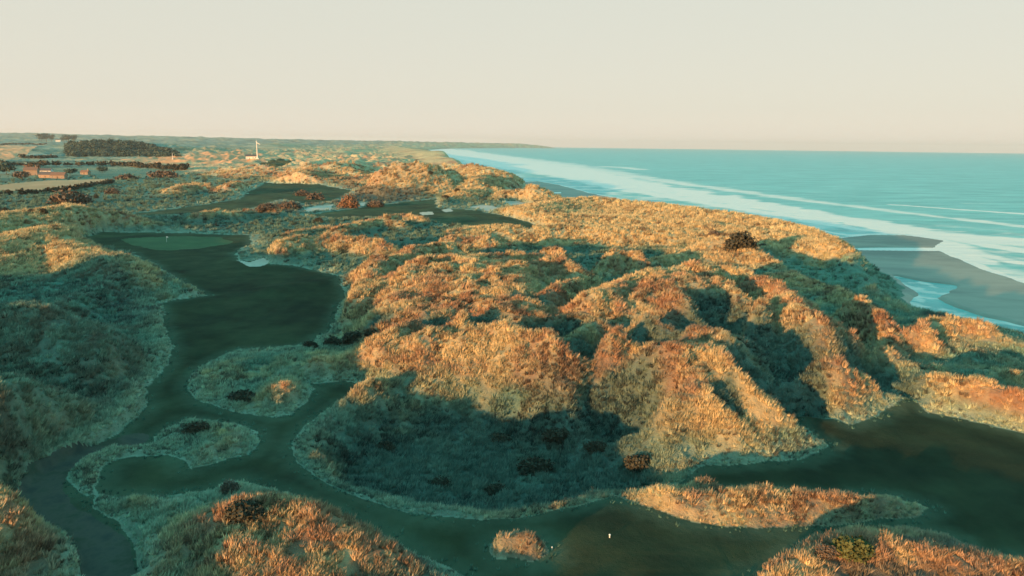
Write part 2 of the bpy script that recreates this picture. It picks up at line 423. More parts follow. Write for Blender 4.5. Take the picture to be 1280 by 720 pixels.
    steep = sst(-1.0, 90.0, df)
    h = beach * (1 - rise) + h * rise
    return h, dm, df, dw, bas, R

# ------------------------------------------------------------------ polar sheet for the land, finest where the view is
def angles(fine, lo, hi):
    a = list(np.arange(-lo, hi, fine))
    left = [-lo]; s = fine
    while left[-1] > -180 + s:
        s = min(s * 1.12, 4.0); left.append(left[-1] - s)
    right = [hi]; s = fine
    while right[-1] < 180 - s:
        s = min(s * 1.12, 4.0); right.append(right[-1] + s)
    left = [v for v in left[1:] if v > -179]; right = [v for v in right if v < 179]
    return np.radians(np.array(left[::-1] + a + right))

def radii():
    r = [3.0]
    while r[-1] < 16000:
        x = r[-1]
        k = 0.10 if x < 48 else 0.0036 if x < 330 else 0.0045 if x < 1500 else 0.007 if x < 4000 else 0.02
        r.append(x * (1 + k))
    return np.array(r)

def sheet(A, Rr):
    a, r = np.meshgrid(A, Rr)
    X = np.sin(a) * r; Y = np.cos(a) * r
    return X, Y

def make_mesh(name, verts, faces, smooth=True):
    """faces: (n,3) or (n,4) int array"""
    me = bpy.data.meshes.new(name)
    n = len(verts); k = faces.shape[1]
    me.vertices.add(n); me.vertices.foreach_set('co', verts.astype(np.float32).ravel())
    me.loops.add(faces.size); me.loops.foreach_set('vertex_index', faces.astype(np.int32).ravel())
    me.polygons.add(len(faces))
    me.polygons.foreach_set('loop_start', (np.arange(len(faces)) * k).astype(np.int32))
    me.polygons.foreach_set('loop_total', np.full(len(faces), k, np.int32))
    me.polygons.foreach_set('use_smooth', np.full(len(faces), smooth))
    me.update(calc_edges=True)
    return me

def link(name, me, mat=None, kind=None, label=None, cat=None, group=None, parent=None):
    o = bpy.data.objects.new(name, me)
    scene.collection.objects.link(o)
    if mat is not None and me is not None:
        me.materials.append(mat)
    if kind: o['kind'] = kind
    if label: o['label'] = label
    if cat: o['category'] = cat
    if group: o['group'] = group
    if parent: o.parent = parent
    return o

def compact(faces, V):
    u, inv = np.unique(faces, return_inverse=True)
    return V[u], inv.reshape(faces.shape), u

# ------------------------------------------------------------------ materials
def mat(name, col=(0.5, 0.5, 0.5), rough=0.9, spec=0.2):
    m = bpy.data.materials.new(name); m.use_nodes = True
    b = m.node_tree.nodes['Principled BSDF']
    b.inputs['Base Color'].default_value = (*col, 1)
    b.inputs['Roughness'].default_value = rough
    b.inputs['Specular IOR Level'].default_value = spec
    return m, m.node_tree, b

def noisy(m_nt_b, cols, scale, detail=6, bump=0.0, bscale=None, bdist=1.0, stretch=None, coord='Object', pos=(0.35, 0.65)):
    m, t, b = m_nt_b
    tc = t.nodes.new('ShaderNodeTexCoord')
    src = tc.outputs[coord]
    if stretch:
        mp = t.nodes.new('ShaderNodeMapping'); mp.inputs['Scale'].default_value = stretch
        t.links.new(src, mp.inputs[0]); src = mp.outputs[0]
    n = t.nodes.new('ShaderNodeTexNoise'); n.inputs['Scale'].default_value = scale; n.inputs['Detail'].default_value = detail
    n.inputs['Roughness'].default_value = 0.65
    t.links.new(src, n.inputs['Vector'])
    r = t.nodes.new('ShaderNodeValToRGB')
    k = len(cols)
    r.color_ramp.elements[0].position = pos[0]; r.color_ramp.elements[0].color = (*cols[0], 1)
    r.color_ramp.elements[1].position = pos[1]; r.color_ramp.elements[1].color = (*cols[-1], 1)
    for i in range(1, k - 1):
        e = r.color_ramp.elements.new(pos[0] + (pos[1] - pos[0]) * i / (k - 1)); e.color = (*cols[i], 1)
    t.links.new(n.outputs['Fac'], r.inputs[0])
    t.links.new(r.outputs[0], b.inputs['Base Color'])
    if bump:
        n2 = t.nodes.new('ShaderNodeTexNoise'); n2.inputs['Scale'].default_value = bscale or scale; n2.inputs['Detail'].default_value = 8
        n2.inputs['Roughness'].default_value = 0.7
        t.links.new(src, n2.inputs['Vector'])
        bp = t.nodes.new('ShaderNodeBump'); bp.inputs['Strength'].default_value = bump; bp.inputs['Distance'].default_value = bdist
        t.links.new(n2.outputs['Fac'], bp.inputs['Height']); t.links.new(bp.outputs[0], b.inputs['Normal'])
    return m

def attr_mat(name, attr='tint', rough=0.95, bump=0.0, bscale=1.0, bdist=1.0, vary=0.35, nscale=0.6):
    m, t, b = mat(name, rough=rough, spec=0.05)
    a = t.nodes.new('ShaderNodeAttribute'); a.attribute_name = attr
    tc = t.nodes.new('ShaderNodeTexCoord')
    n = t.nodes.new('ShaderNodeTexNoise'); n.inputs['Scale'].default_value = nscale; n.inputs['Detail'].default_value = 8
    n.inputs['Roughness'].default_value = 0.7
    t.links.new(tc.outputs['Object'], n.inputs['Vector'])
    mr = t.nodes.new('ShaderNodeMapRange'); mr.inputs['From Min'].default_value = 0.3; mr.inputs['From Max'].default_value = 0.7
    mr.inputs['To Min'].default_value = 1 - vary; mr.inputs['To Max'].default_value = 1 + vary
    t.links.new(n.outputs['Fac'], mr.inputs['Value'])
    v = t.nodes.new('ShaderNodeVectorMath'); v.operation = 'SCALE'
    t.links.new(a.outputs['Color'], v.inputs[0]); t.links.new(mr.outputs[0], v.inputs['Scale'])
    t.links.new(v.outputs[0], b.inputs['Base Color'])
    if bump:
        n2 = t.nodes.new('ShaderNodeTexNoise'); n2.inputs['Scale'].default_value = bscale; n2.inputs['Detail'].default_value = 7
        n2.inputs['Roughness'].default_value = 0.75
        t.links.new(tc.outputs['Object'], n2.inputs['Vector'])
        bp = t.nodes.new('ShaderNodeBump'); bp.inputs['Strength'].default_value = bump; bp.inputs['Distance'].default_value = bdist
        t.links.new(n2.outputs['Fac'], bp.inputs['Height']); t.links.new(bp.outputs[0], b.inputs['Normal'])
    return m

C_STRAW = np.array([0.66, 0.52, 0.30]); C_RUST = np.array([0.46, 0.28, 0.18]); C_GREEN = np.array([0.20, 0.37, 0.29])
C_HEATH = np.array([0.12, 0.15, 0.135]); C_FROST = np.array([0.125, 0.23, 0.195]); C_PALE = np.array([0.48, 0.54, 0.40])

def semi(X, Y, h, df, R):
    return sst(3.2, 1.6, h) * sst(190, 250, R) * sst(-3, 6, sdist(plain, X, Y)) * sst(-3, 6, sdist(leftgold, X, Y))

def cover(X, Y, h, dm, bas, df, R):
    """what grows where, with some shade painted in: albedo of the rough ground"""
    n1 = fbm(X, Y, 26, 4, 201); n2 = fbm(X, Y, 7, 4, 205); n3 = fbm(X, Y, 130, 3, 209)
    n4 = fbm(X, Y, 1.6, 2, 219)
    rust = np.clip(0.40 + 1.3 * n1 + 1.4 * n2 + 0.8 * n4, 0, 1)[..., None]
    rust = rust * (1 - 0.85 * (sst(130, 70, df) * sst(200, 260, R))[..., None])      # the seaward dunes are plain straw
    c = C_STRAW * (1 - rust) + C_RUST * rust
    low = sst(4.2, 1.0, h + 1.5 * n1)
    mid = semi(X, Y, h, df, R)
    g = (np.clip(low * (0.6 + 1.2 * n2) + mid, 0, 0.9) * (1 - 0.8 * sst(-6, 2, X) * sst(90, 80, Y)))[..., None]
    gm = (1 - 0.38 * sst(200, 260, R) * sst(40, 0, X - 0.25 * Y))[..., None]
    c = c * (1 - g) + C_GREEN * gm * g
    # dark heather and moss in the damp basin and in patches
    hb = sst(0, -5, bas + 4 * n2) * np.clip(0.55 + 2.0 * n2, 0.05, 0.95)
    hl = sst(3, -8, sdist(leftshade, X, Y) + 8 * n2) * np.clip(0.45 + 1.8 * n1, 0, 0.8)  # left slope darkened in its colour where it lies in shade
    hp = sst(0.30, 0.5, n1 + 0.4 * n2) * sst(3.5, 2.0, h) * 0.8
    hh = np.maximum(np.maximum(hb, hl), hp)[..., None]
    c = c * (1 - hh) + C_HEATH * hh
    pl = sst(3, -6, sdist(plain, X, Y) + 10 * n2)[..., None] * (1 - 0.0 * hh)
    c = c * (1 - pl) + (C_STRAW * (1.0 + 0.25 * n2[..., None])) * pl
    p2 = sst(3, -8, sdist(leftgold, X, Y) + 12 * n2)[..., None] * 0.85
    c = c * (1 - p2) + (C_STRAW * (1.0 + 0.3 * n2[..., None])) * p2
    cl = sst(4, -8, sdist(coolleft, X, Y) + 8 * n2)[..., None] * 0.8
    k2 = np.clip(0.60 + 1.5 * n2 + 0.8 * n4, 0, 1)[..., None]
    c = c * (1 - cl) + (C_GREEN * 1.05 * k2 + C_HEATH * (1 - k2)) * cl  # cool tone of the shaded left slope painted into the ground colour
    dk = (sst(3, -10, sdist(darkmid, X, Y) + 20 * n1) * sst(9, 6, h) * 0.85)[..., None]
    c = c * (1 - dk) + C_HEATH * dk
    gs = (sst(500, 750, R) * sst(0.36, 0.2, df / (R + 1)) * np.clip(0.8 + 1.0 * n1 + 0.6 * n3, 0, 1))[..., None]
    nr_ = np.clip(0.4 + 1.8 * fbm(X, Y, 55, 4, 207), 0, 1)[..., None]
    c = c * (1 - gs) + (C_STRAW * 0.95 * (1 - nr_) + C_RUST * 0.9 * nr_) * gs
    # pale rim where the rough meets mown grass
    rim = (np.maximum(sst(3.2, 0.6, dm) * sst(-1.0, 0.4, dm) * 0.8, 0.7 * sst(11, 4, dm) * sst(2.6, 1.4, h) * np.clip(0.6 + 1.5 * n2, 0, 1)))[..., None] * (1 - sst(0, -3, bas))[..., None] * (1 - 0.85 * sst(-6, 2, X) * sst(90, 80, Y))[..., None]
    c = c * (1 - rim) + C_PALE * rim
    farm = sst(450, 900, R)[..., None]
    f1 = np.clip(0.75 + 2.0 * n3, 0, 1)[..., None]
    nf = fbm(X * 0.5 + Y * 0.1, Y, 70, 4, 231)
    f2 = np.clip(2.2 * nf, 0, 1)[..., None]; f3 = np.clip(-2.4 * nf - 0.2, 0, 1)[..., None]
    cf = C_FROST * f1 + C_STRAW * 0.7 * (1 - f1)
    cf = cf * (1 - f2) + np.array([0.34, 0.40, 0.33]) * f2
    cf = cf * (1 - f3) + np.array([0.06, 0.09, 0.07]) * f3
    seaside = sst(900, 300, df)[..., None]
    c = c * (1 - farm * (1 - seaside)) + cf * farm * (1 - seaside)
    # mown turf: patchy, paler towards the uncut edge
    t1 = np.clip(0.5 + 1.2 * n1 + 0.6 * n2, 0, 1)[..., None]; t2 = np.clip(0.5 + 1.3 * n3, 0, 1)[..., None]
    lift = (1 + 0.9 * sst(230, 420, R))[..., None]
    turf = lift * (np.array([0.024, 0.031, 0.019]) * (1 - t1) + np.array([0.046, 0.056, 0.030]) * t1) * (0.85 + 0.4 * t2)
    ed = (sst(-4.0, -0.2, dm + 0.8 * n4) * 0.6)[..., None]
    turf = turf * (1 - ed) + np.array([0.09, 0.12, 0.08]) * ed
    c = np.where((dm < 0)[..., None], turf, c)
    return np.clip(c, 0.02, 0.8)

# ------------------------------------------------------------------ build the land
A = angles(0.088, 43.0, 43.0)
RR = radii()
X, Y = sheet(A, RR)
H, DM, DF, DW, BAS, RD = height(X, Y)
nr, na = X.shape
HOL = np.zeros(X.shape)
def surf_hit(px, py):
    d = FPX * Fv + (px - W0 / 2) * Rv - (py - H0 / 2) * Uv
    d = d / math.hypot(d[0], d[1])
    jj = int(np.argmin(np.abs(A - math.atan2(d[0], d[1]))))
    k = np.nonzero((H[:, jj] >= CAM_H + RR * d[2]) & (RR > 50))[0][0]
    return d[0] * RR[k], d[1] * RR[k]
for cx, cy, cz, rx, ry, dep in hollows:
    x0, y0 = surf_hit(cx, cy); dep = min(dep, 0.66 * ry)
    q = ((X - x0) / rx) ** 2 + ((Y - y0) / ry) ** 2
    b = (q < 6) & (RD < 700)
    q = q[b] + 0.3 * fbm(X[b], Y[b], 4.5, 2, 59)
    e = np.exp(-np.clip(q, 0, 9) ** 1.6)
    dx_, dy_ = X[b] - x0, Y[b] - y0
    up = np.clip(-(dx_ * LDIR[0] + dy_ * LDIR[1]) / (np.hypot(dx_, dy_) + 0.1), 0, 1)      # lip raised on the sunward side to shade the hollow
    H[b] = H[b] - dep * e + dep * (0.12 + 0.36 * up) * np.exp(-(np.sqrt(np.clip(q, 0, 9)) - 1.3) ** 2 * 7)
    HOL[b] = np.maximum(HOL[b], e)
V = np.stack([X, Y, H], -1).reshape(-1, 3)
idx = np.arange(nr * na).reshape(nr, na)
Q = np.stack([idx[:-1, :-1], idx[:-1, 1:], idx[1:, 1:], idx[1:, :-1]], -1).reshape(-1, 4)[:, ::-1]
# closing strip behind the camera and the small disc under it
wrap = np.stack([idx[:-1, -1], idx[:-1, 0], idx[1:, 0], idx[1:, -1]], -1)[:, ::-1]

def fmean(Z):
    return (0.25 * (Z[:-1, :-1] + Z[:-1, 1:] + Z[1:, 1:] + Z[1:, :-1])).ravel()
fx, fy, fdm, fdf, fdw, fh = map(fmean, (X, Y, DM, DF, DW, H))
cls = np.zeros(len(Q), int)                        # 0 dunes
cls[(fdm < 0)] = 1                                 # fairway
trk, _ = seg_dist(track, fx, fy)
cls[(trk < 2.3 + 0.5 * fbm(fx, fy, 4, 2, 5)) & (fdm < 2.5) & (fy < 110)] = 3
gd = sdist(green, fx, fy) + 3.5 * fbm(fx, fy, 16, 2, 12); cls[(gd < -1) & (fdm < -1)] = 2
for P in fields:
    cls[(sdist(P, fx, fy, 300) < 0)] = 4
cls[(fdf < 1.0 + 2 * fbm(fx, fy, 9, 2, 4))] = 5    # beach
for i, P in enumerate(bunkers):
    cls[(sdist(P, fx, fy) < 0)] = 10 + i

m_dune = attr_mat('rough_grass_ground', bump=0.9, bscale=0.55, bdist=1.6, vary=0.30, nscale=0.45)
m_turf = attr_mat('mown_turf', bump=0.45, bscale=0.7, bdist=0.5, vary=0.30, nscale=0.12)
fair = noisy(mat('mown_grass'), [(0.036, 0.058, 0.034), (0.052, 0.080, 0.042), (0.080, 0.095, 0.046)], 0.05, 8, 0.25, 0.5, 0.15)
grn = noisy(mat('putting_green_grass'), [(0.048, 0.095, 0.042), (0.068, 0.125, 0.052)], 0.08, 6)
trkm = noisy(mat('worn_track'), [(0.050, 0.052, 0.045), (0.085, 0.078, 0.06), (0.045, 0.055, 0.035)], 0.35, 8, 0.4, 1.2, 0.1)
fldm = noisy(mat('stubble_field'), [(0.55, 0.29, 0.15), (0.68, 0.38, 0.21)], 0.02, 6)
bchm = noisy(mat('wet_grey_sand', rough=0.6, spec=0.3), [(0.24, 0.20, 0.165), (0.42, 0.34, 0.265), (0.29, 0.245, 0.20)], 0.012, 8, 0.15, 0.2, 0.1, stretch=(0.6, 1.6, 1))
bunm = noisy(mat('bunker_sand'), [(0.50, 0.42, 0.34), (0.62, 0.52, 0.42)], 0.3, 5)

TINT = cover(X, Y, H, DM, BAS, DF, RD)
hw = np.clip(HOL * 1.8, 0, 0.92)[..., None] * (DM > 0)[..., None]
TINT = TINT * (1 - hw) + (C_HEATH * 0.7 + C_GREEN * 0.35) * hw  # hollows tinted dark green: heather, with their shade put into the colour
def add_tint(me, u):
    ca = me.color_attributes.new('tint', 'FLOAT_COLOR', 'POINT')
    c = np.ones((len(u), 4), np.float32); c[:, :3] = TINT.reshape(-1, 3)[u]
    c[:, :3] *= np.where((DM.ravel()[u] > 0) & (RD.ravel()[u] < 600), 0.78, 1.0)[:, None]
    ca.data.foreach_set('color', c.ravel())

def land(name, sel, material, extra=None, tint=False):
    F = Q[sel]
    if extra is not None:
        F = np.vstack([F, extra])
    if len(F) == 0:
        return None
    v, f, u = compact(F, V)
    me = make_mesh(name, v, f)
    if tint: add_tint(me, u)
    return link(name, me, material, 'structure')

NORM = None
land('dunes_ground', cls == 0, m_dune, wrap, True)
land('fairway_ground', cls == 1, m_turf, None, True)
land('putting_green_ground', cls == 2, grn)
land('dirt_track', cls == 3, trkm)
land('field_ground', cls == 4, fldm)
land('beach_sand', cls == 5, bchm)
for i in range(len(bunkers)):
    land('bunker_sand_ground', cls == 10 + i, bunm)

# ------------------------------------------------------------------ sea
SA = angles(0.20, 30.0, 43.0)
sr = [120.0]
while sr[-1] < 20000:
    x = sr[-1]; sr.append(x * (1 + (0.0045 if x < 1200 else 0.009 if x < 5000 else 0.05)))
SX, SY = sheet(SA, np.array(sr))
sdw = -side(wl, SX, SY)
sR = np.hypot(SX, SY)
# surf: a broad band of broken water that runs along the shore, thinner lines farther out, wash on the sand
def band(pts, w0, seed, k=1.0):
    P = np.array([at(p[0], p[1], SEA_Z) for p in pts])
    d, par = seg_dist(P, SX, SY)
    wv = np.interp(par, np.arange(len(w0)), w0)
    n = fbm(SX, SY, 40, 4, seed) + 0.7 * fbm(SX * 0.5, SY, 14, 3, seed + 50)
    return k * sst(1.5, 0.1, d / wv + 0.75 * n)
foam = band([(520,184),(560,189),(640,203),(720,215),(800,232),(900,249),(1000,265),(1080,280),(1150,291),(1290,303),(1450,320)], [420,220,130,70,48,32,25,21,24,22,22], 301, 1.0)
foam = np.maximum(foam, band([(1165,309),(1200,324),(1240,340),(1290,356),(1400,395)], [7,6,5,4,4], 311, 1.0))
foam = np.maximum(foam, band([(1178,302),(1200,314),(1230,328)], [9,9,6], 312, 0.9))
foam = np.maximum(foam, band([(1120,256),(1200,262),(1290,268),(1400,275)], [8,7,7,7], 313, 0.65))
foam = np.maximum(foam, band([(560,193),(640,209),(720,222),(800,240),(900,256),(1000,273),(1080,288),(1150,293),(1290,315)], [80,50,34,20,16,13,9,9,9], 316, 0.75))
foam = np.maximum(foam, band([(600,193),(700,205),(800,222),(900,236),(1000,250),(1100,262),(1200,274),(1290,284)], [120,70,36,22,17,13,11,9], 317, 0.5))
foam = np.maximum(foam, band([(1120,300),(1190,305),(1240,322),(1290,330)], [8,9,9,8], 318, 0.6))
foam = np.maximum(foam, band([(755,208),(775,209),(800,212)], [30,30,30], 314, 0.5))
foam = np.maximum(foam, band([(1000,284),(1060,294),(1130,291)], [3,3,3], 315, 0.8))
foam = np.maximum(foam, 0.9 * sst(5.0, 0.5, sdw + 2 * fbm(SX, SY, 12, 3, 320)) * (sdw > -3))
foam = np.maximum(foam, 0.42 * sst(140, 30, sdw) * np.clip(0.5 + 1.6 * fbm(SX, SY, 30, 4, 321), 0, 1))
streak = fbm(SX * 0.35 + SY * 0.1, SY, 30, 4, 331)
foam = np.maximum(foam, 0.30 * sst(0.25, 0.6, streak) * sst(900, 100, sdw))
lgf = sdist(lagoon, SX, SY); foam = np.where(lgf < 4, 0.45 * sst(0.1, 0.5, fbm(SX, SY, 8, 3, 341) + 0.25) , foam)
foam = np.where((sdist(channel, SX, SY) < 1.0) | (sdist(stream, SX, SY) < 3), 0.85, foam)
# waves
sea_h = SEA_Z + 0.0 * SX
wv = np.clip(sst(0, 60, sdw), 0, 1)
sea_h = sea_h + wv * sst(2500, 500, sR) * (0.30 * fbm(SX * 0.5 + SY * 0.2, SY * 1.2 - SX * 0.25, 11, 3, 351) + 0.5 * foam * fbm(SX, SY, 6, 3, 352))
sv = np.stack([SX, SY, sea_h], -1).reshape(-1, 3)
si = np.arange(SX.size).reshape(SX.shape)
SQ = np.stack([si[:-1, :-1], si[:-1, 1:], si[1:, 1:], si[1:, :-1]], -1).reshape(-1, 4)[:, ::-1]
sdf = side(foot, SX, SY)
keep = fmean(sdf) < 30
v, f, u = compact(SQ[keep], sv)
me = make_mesh('sea', v, f)
fa = me.attributes.new('foam', 'FLOAT', 'POINT'); fa.data.foreach_set('value', foam.ravel()[u].astype(np.float32))
m, t, b = mat('sea_water', rough=0.35, spec=0.5)
b.inputs['IOR'].default_value = 1.33
a = t.nodes.new('ShaderNodeAttribute'); a.attribute_name = 'foam'
tcn = t.nodes.new('ShaderNodeTexCoord')
mp = t.nodes.new('ShaderNodeMapping'); mp.inputs['Rotation'].default_value = (0, 0, math.radians(20)); mp.inputs['Scale'].default_value = (0.35, 1.0, 1.0)
t.links.new(tcn.outputs['Object'], mp.inputs[0])
n1 = t.nodes.new('ShaderNodeTexNoise'); n1.inputs['Scale'].default_value = 0.05; n1.inputs['Detail'].default_value = 9; n1.inputs['Roughness'].default_value = 0.68
t.links.new(mp.outputs[0], n1.inputs['Vector'])
rm = t.nodes.new('ShaderNodeValToRGB')
rm.color_ramp.elements[0].position = 0.36; rm.color_ramp.elements[0].color = (0.09, 0.40, 0.375, 1)
rm.color_ramp.elements[1].position = 0.66; rm.color_ramp.elements[1].color = (0.24, 0.63, 0.58, 1)
t.links.new(n1.outputs['Fac'], rm.inputs[0])
n3 = t.nodes.new('ShaderNodeTexNoise'); n3.inputs['Scale'].default_value = 0.14; n3.inputs['Detail'].default_value = 9; n3.inputs['Roughness'].default_value = 0.7
t.links.new(mp.outputs[0], n3.inputs['Vector'])
ad = t.nodes.new('ShaderNodeMath'); ad.operation = 'MULTIPLY_ADD'; ad.inputs[1].default_value = 1.0
t.links.new(n3.outputs['Fac'], ad.inputs[0])
ad.inputs[1].default_value = 0.9
t.links.new(a.outputs['Fac'], ad.inputs[2])
fr = t.nodes.new('ShaderNodeMapRange'); fr.inputs['From Min'].default_value = 0.60; fr.inputs['From Max'].default_value = 1.0
t.links.new(ad.outputs[0], fr.inputs['Value'])
mc = t.nodes.new('ShaderNodeMix'); mc.data_type = 'RGBA'
t.links.new(fr.outputs[0], mc.inputs['Factor']); t.links.new(rm.outputs[0], mc.inputs['A']); mc.inputs['B'].default_value = (0.97, 0.84, 0.74, 1)
t.links.new(mc.outputs['Result'], b.inputs['Base Color'])
bp = t.nodes.new('ShaderNodeBump'); bp.inputs['Strength'].default_value = 0.9; bp.inputs['Distance'].default_value = 4.0
t.links.new(n1.outputs['Fac'], bp.inputs['Height']); t.links.new(bp.outputs[0], b.inputs['Normal'])
link('sea', me, m, 'structure')


# ------------------------------------------------------------------ marram grass, tuft by tuft where the picture resolves it
rng = np.random.default_rng(7)
def blade_mat(name):
    m = bpy.data.materials.new(name); m.use_nodes = True
    t = m.node_tree; t.nodes.clear()
    o = t.nodes.new('ShaderNodeOutputMaterial')
    a = t.nodes.new('ShaderNodeAttribute'); a.attribute_name = 'tint'
    d = t.nodes.new('ShaderNodeBsdfDiffuse'); tr = t.nodes.new('ShaderNodeBsdfTranslucent')
    mx = t.nodes.new('ShaderNodeMixShader'); mx.inputs[0].default_value = 0.3
    t.links.new(a.outputs['Color'], d.inputs['Color']); t.links.new(a.outputs['Color'], tr.inputs['Color'])
    t.links.new(d.outputs[0], mx.inputs[1]); t.links.new(tr.outputs[0], mx.inputs[2]); t.links.new(mx.outputs[0], o.inputs[0])
    return m
m_blade = blade_mat('dry_grass_blades')

def scatter(sel_w, spacing):
    """pick points on the land sheet: expected number = cell area / spacing^2 * weight"""
    area = (RR[1:] - RR[:-1])[:, None] * (A[1:] - A[:-1])[None, :] * RR[:-1, None]
    s = fmean(spacing)
    lam = area.ravel() / s ** 2 * sel_w
    cnt = rng.poisson(lam)
    ci = np.repeat(np.arange(len(lam)), cnt)
    i, j = ci // (na - 1), ci % (na - 1)
    u, w = rng.random(len(ci)), rng.random(len(ci))
    def bl(Z):
        if Z.ndim == 3:
            return (Z[i, j] * ((1-u)*(1-w))[:, None] + Z[i, j+1] * (u*(1-w))[:, None] + Z[i+1, j+1] * (u*w)[:, None] + Z[i+1, j] * ((1-u)*w)[:, None])
        return Z[i, j]*(1-u)*(1-w) + Z[i, j+1]*u*(1-w) + Z[i+1, j+1]*u*w + Z[i+1, j]*(1-u)*w
    return bl(X), bl(Y), bl(H), s[ci], bl(TINT), bl(DM), bl(BAS)

def tufts(name, px, py, pz, s, tint, size, nb, mat_, label, spread=0.45, hgt=1.0, wid=0.11, var=0.35):
    n = len(px)
    hs = size * (0.5 + 0.85 * rng.random(n) ** 1.5 + 0.5 * np.clip(fbm(px, py, 2.4, 2, 411) + 0.1, 0, 1))
    th = rng.random((n, nb)) * 2 * np.pi
    r0 = np.sqrt(rng.random((n, nb))) * 0.38 * hs[:, None]
    bx = px[:, None] + np.cos(th) * r0; by = py[:, None] + np.sin(th) * r0
    lean = (0.15 + spread * rng.random((n, nb))) * hs[:, None]
    hh = hs[:, None] * hgt * (0.55 + 0.6 * rng.random((n, nb)))
    tx = bx + np.cos(th) * lean + 0.18 * hs[:, None]; ty = by + np.sin(th) * lean + 0.10 * hs[:, None]
    ph = rng.random((n, nb)) * 2 * np.pi
    w = wid * hs[:, None] * (0.6 + 0.8 * rng.random((n, nb)))
    z0 = pz[:, None] - 0.06 * hs[:, None]
    a = np.stack([bx - np.cos(ph) * w, by - np.sin(ph) * w, z0 + 0 * bx], -1)
    b = np.stack([bx + np.cos(ph) * w, by + np.sin(ph) * w, z0 + 0 * bx], -1)
    c = np.stack([tx, ty, z0 + hh], -1)
    v = np.stack([a, b, c], 2).reshape(-1, 3)
    f = np.arange(len(v)).reshape(-1, 3)
    me = make_mesh(name, v, f, False)
    col = np.ones((n, nb, 3, 4), np.float32)
    k = (1 - var + 2 * var * rng.random((n, 1, 1, 1))) * (0.85 + 0.3 * rng.random((n, nb, 1, 1)))
    hm = (rng.random(n) < np.clip(0.10 + 0.9 * fbm(px, py, 14, 3, 421), 0, 0.5))[:, None]
    tint = np.where(hm, tint * np.array([0.45, 0.42, 0.45]), tint)
    col[..., :3] = tint[:, None, None, :] * k
    ca = me.color_attributes.new('tint', 'FLOAT_COLOR', 'POINT'); ca.data.foreach_set('color', np.clip(col, 0, 0.9).ravel())
    return link(name, me, mat_, 'stuff', label)

ang = np.degrees(np.arctan2(fx, fy))
view = (np.abs(ang) < 42.5) & (np.hypot(fx, fy) > 50)
fr_ = np.hypot(fx, fy)
bas_f = fmean(BAS)
ok = view & (cls == 0) & (fdm > 0.25) & (fdf > 3)
clump = np.clip(0.8 + 2.0 * fbm(fx, fy, 3.2, 2, 401), 0.16, 1.6)
sm_ = fmean(semi(X, Y, H, DF, RD))
wgt = (1 - 0.8 * sm_) * np.where(ok & (fr_ < 1050), clump, 0.0) * sst(1050, 700, fr_)
heath = sst(1, -4, bas_f)
S = np.maximum(0.31, 0.0031 * RD)
p = scatter(wgt * (1 - 0.25 * heath), S)
sz = 0.66 * (p[3] / 0.38) ** 0.62 * (1 - 0.45 * sst(2.5, 0.3, p[5])) * (1 + 0.15 * sst(0, -5, p[6]))
q = scatter(np.where(view & (fr_ < 260) & (cls == 1) & (fdm > -2.0), 0.16 * sst(-2.0, 0, fdm), 0.0) + np.where(ok & (fr_ < 200) & (fdm < 1.2), 0.5, 0), S)
tufts('semi_rough_grass', *q[:4], 0.5 * q[4] + 0.5 * C_GREEN, 0.34 * (q[3] / 0.34) ** 0.6, 10, m_blade, 'short ragged grass along the edges of the mown paths')
tufts('marram_grass', *p[:4], p[4], sz, 26, m_blade, 'tussocks of dry marram grass covering the dunes')
print('tufts', len(p[0]))

# ------------------------------------------------------------------ finding the spot on the land that a pixel shows
def ground(x, y):
    r = math.hypot(x, y); a = math.atan2(x, y)
    i = min(max(np.searchsorted(RR, r) - 1, 0), nr - 2); j = min(max(np.searchsorted(A, a) - 1, 0), na - 2)
    u = (a - A[j]) / (A[j+1] - A[j]); w = (r - RR[i]) / (RR[i+1] - RR[i])
    return float(H[i, j]*(1-u)*(1-w) + H[i, j+1]*u*(1-w) + H[i+1, j+1]*u*w + H[i+1, j]*(1-u)*w)

def hit(px, py):
    d = FPX * Fv + (px - W0 / 2) * Rv - (py - H0 / 2) * Uv
    d = d / math.hypot(d[0], d[1])
    a = math.atan2(d[0], d[1]); j = int(np.argmin(np.abs(A - a)))
    rz = CAM_H + RR * d[2]
    k = np.nonzero((H[:, j] >= rz) & (RR > 50))[0]
    r = RR[k[0]] if len(k) else 12000.0
    x, y = d[0] * r, d[1] * r
    return x, y, ground(x, y), r

def empty(name, loc, label, cat, group=None, rz=0.0):
    o = bpy.data.objects.new(name, None); scene.collection.objects.link(o)
    o.empty_display_size = 0.5
    o.location = loc; o.rotation_euler = (0, 0, rz); o['label'] = label; o['category'] = cat
    if group: o['group'] = group
    return o

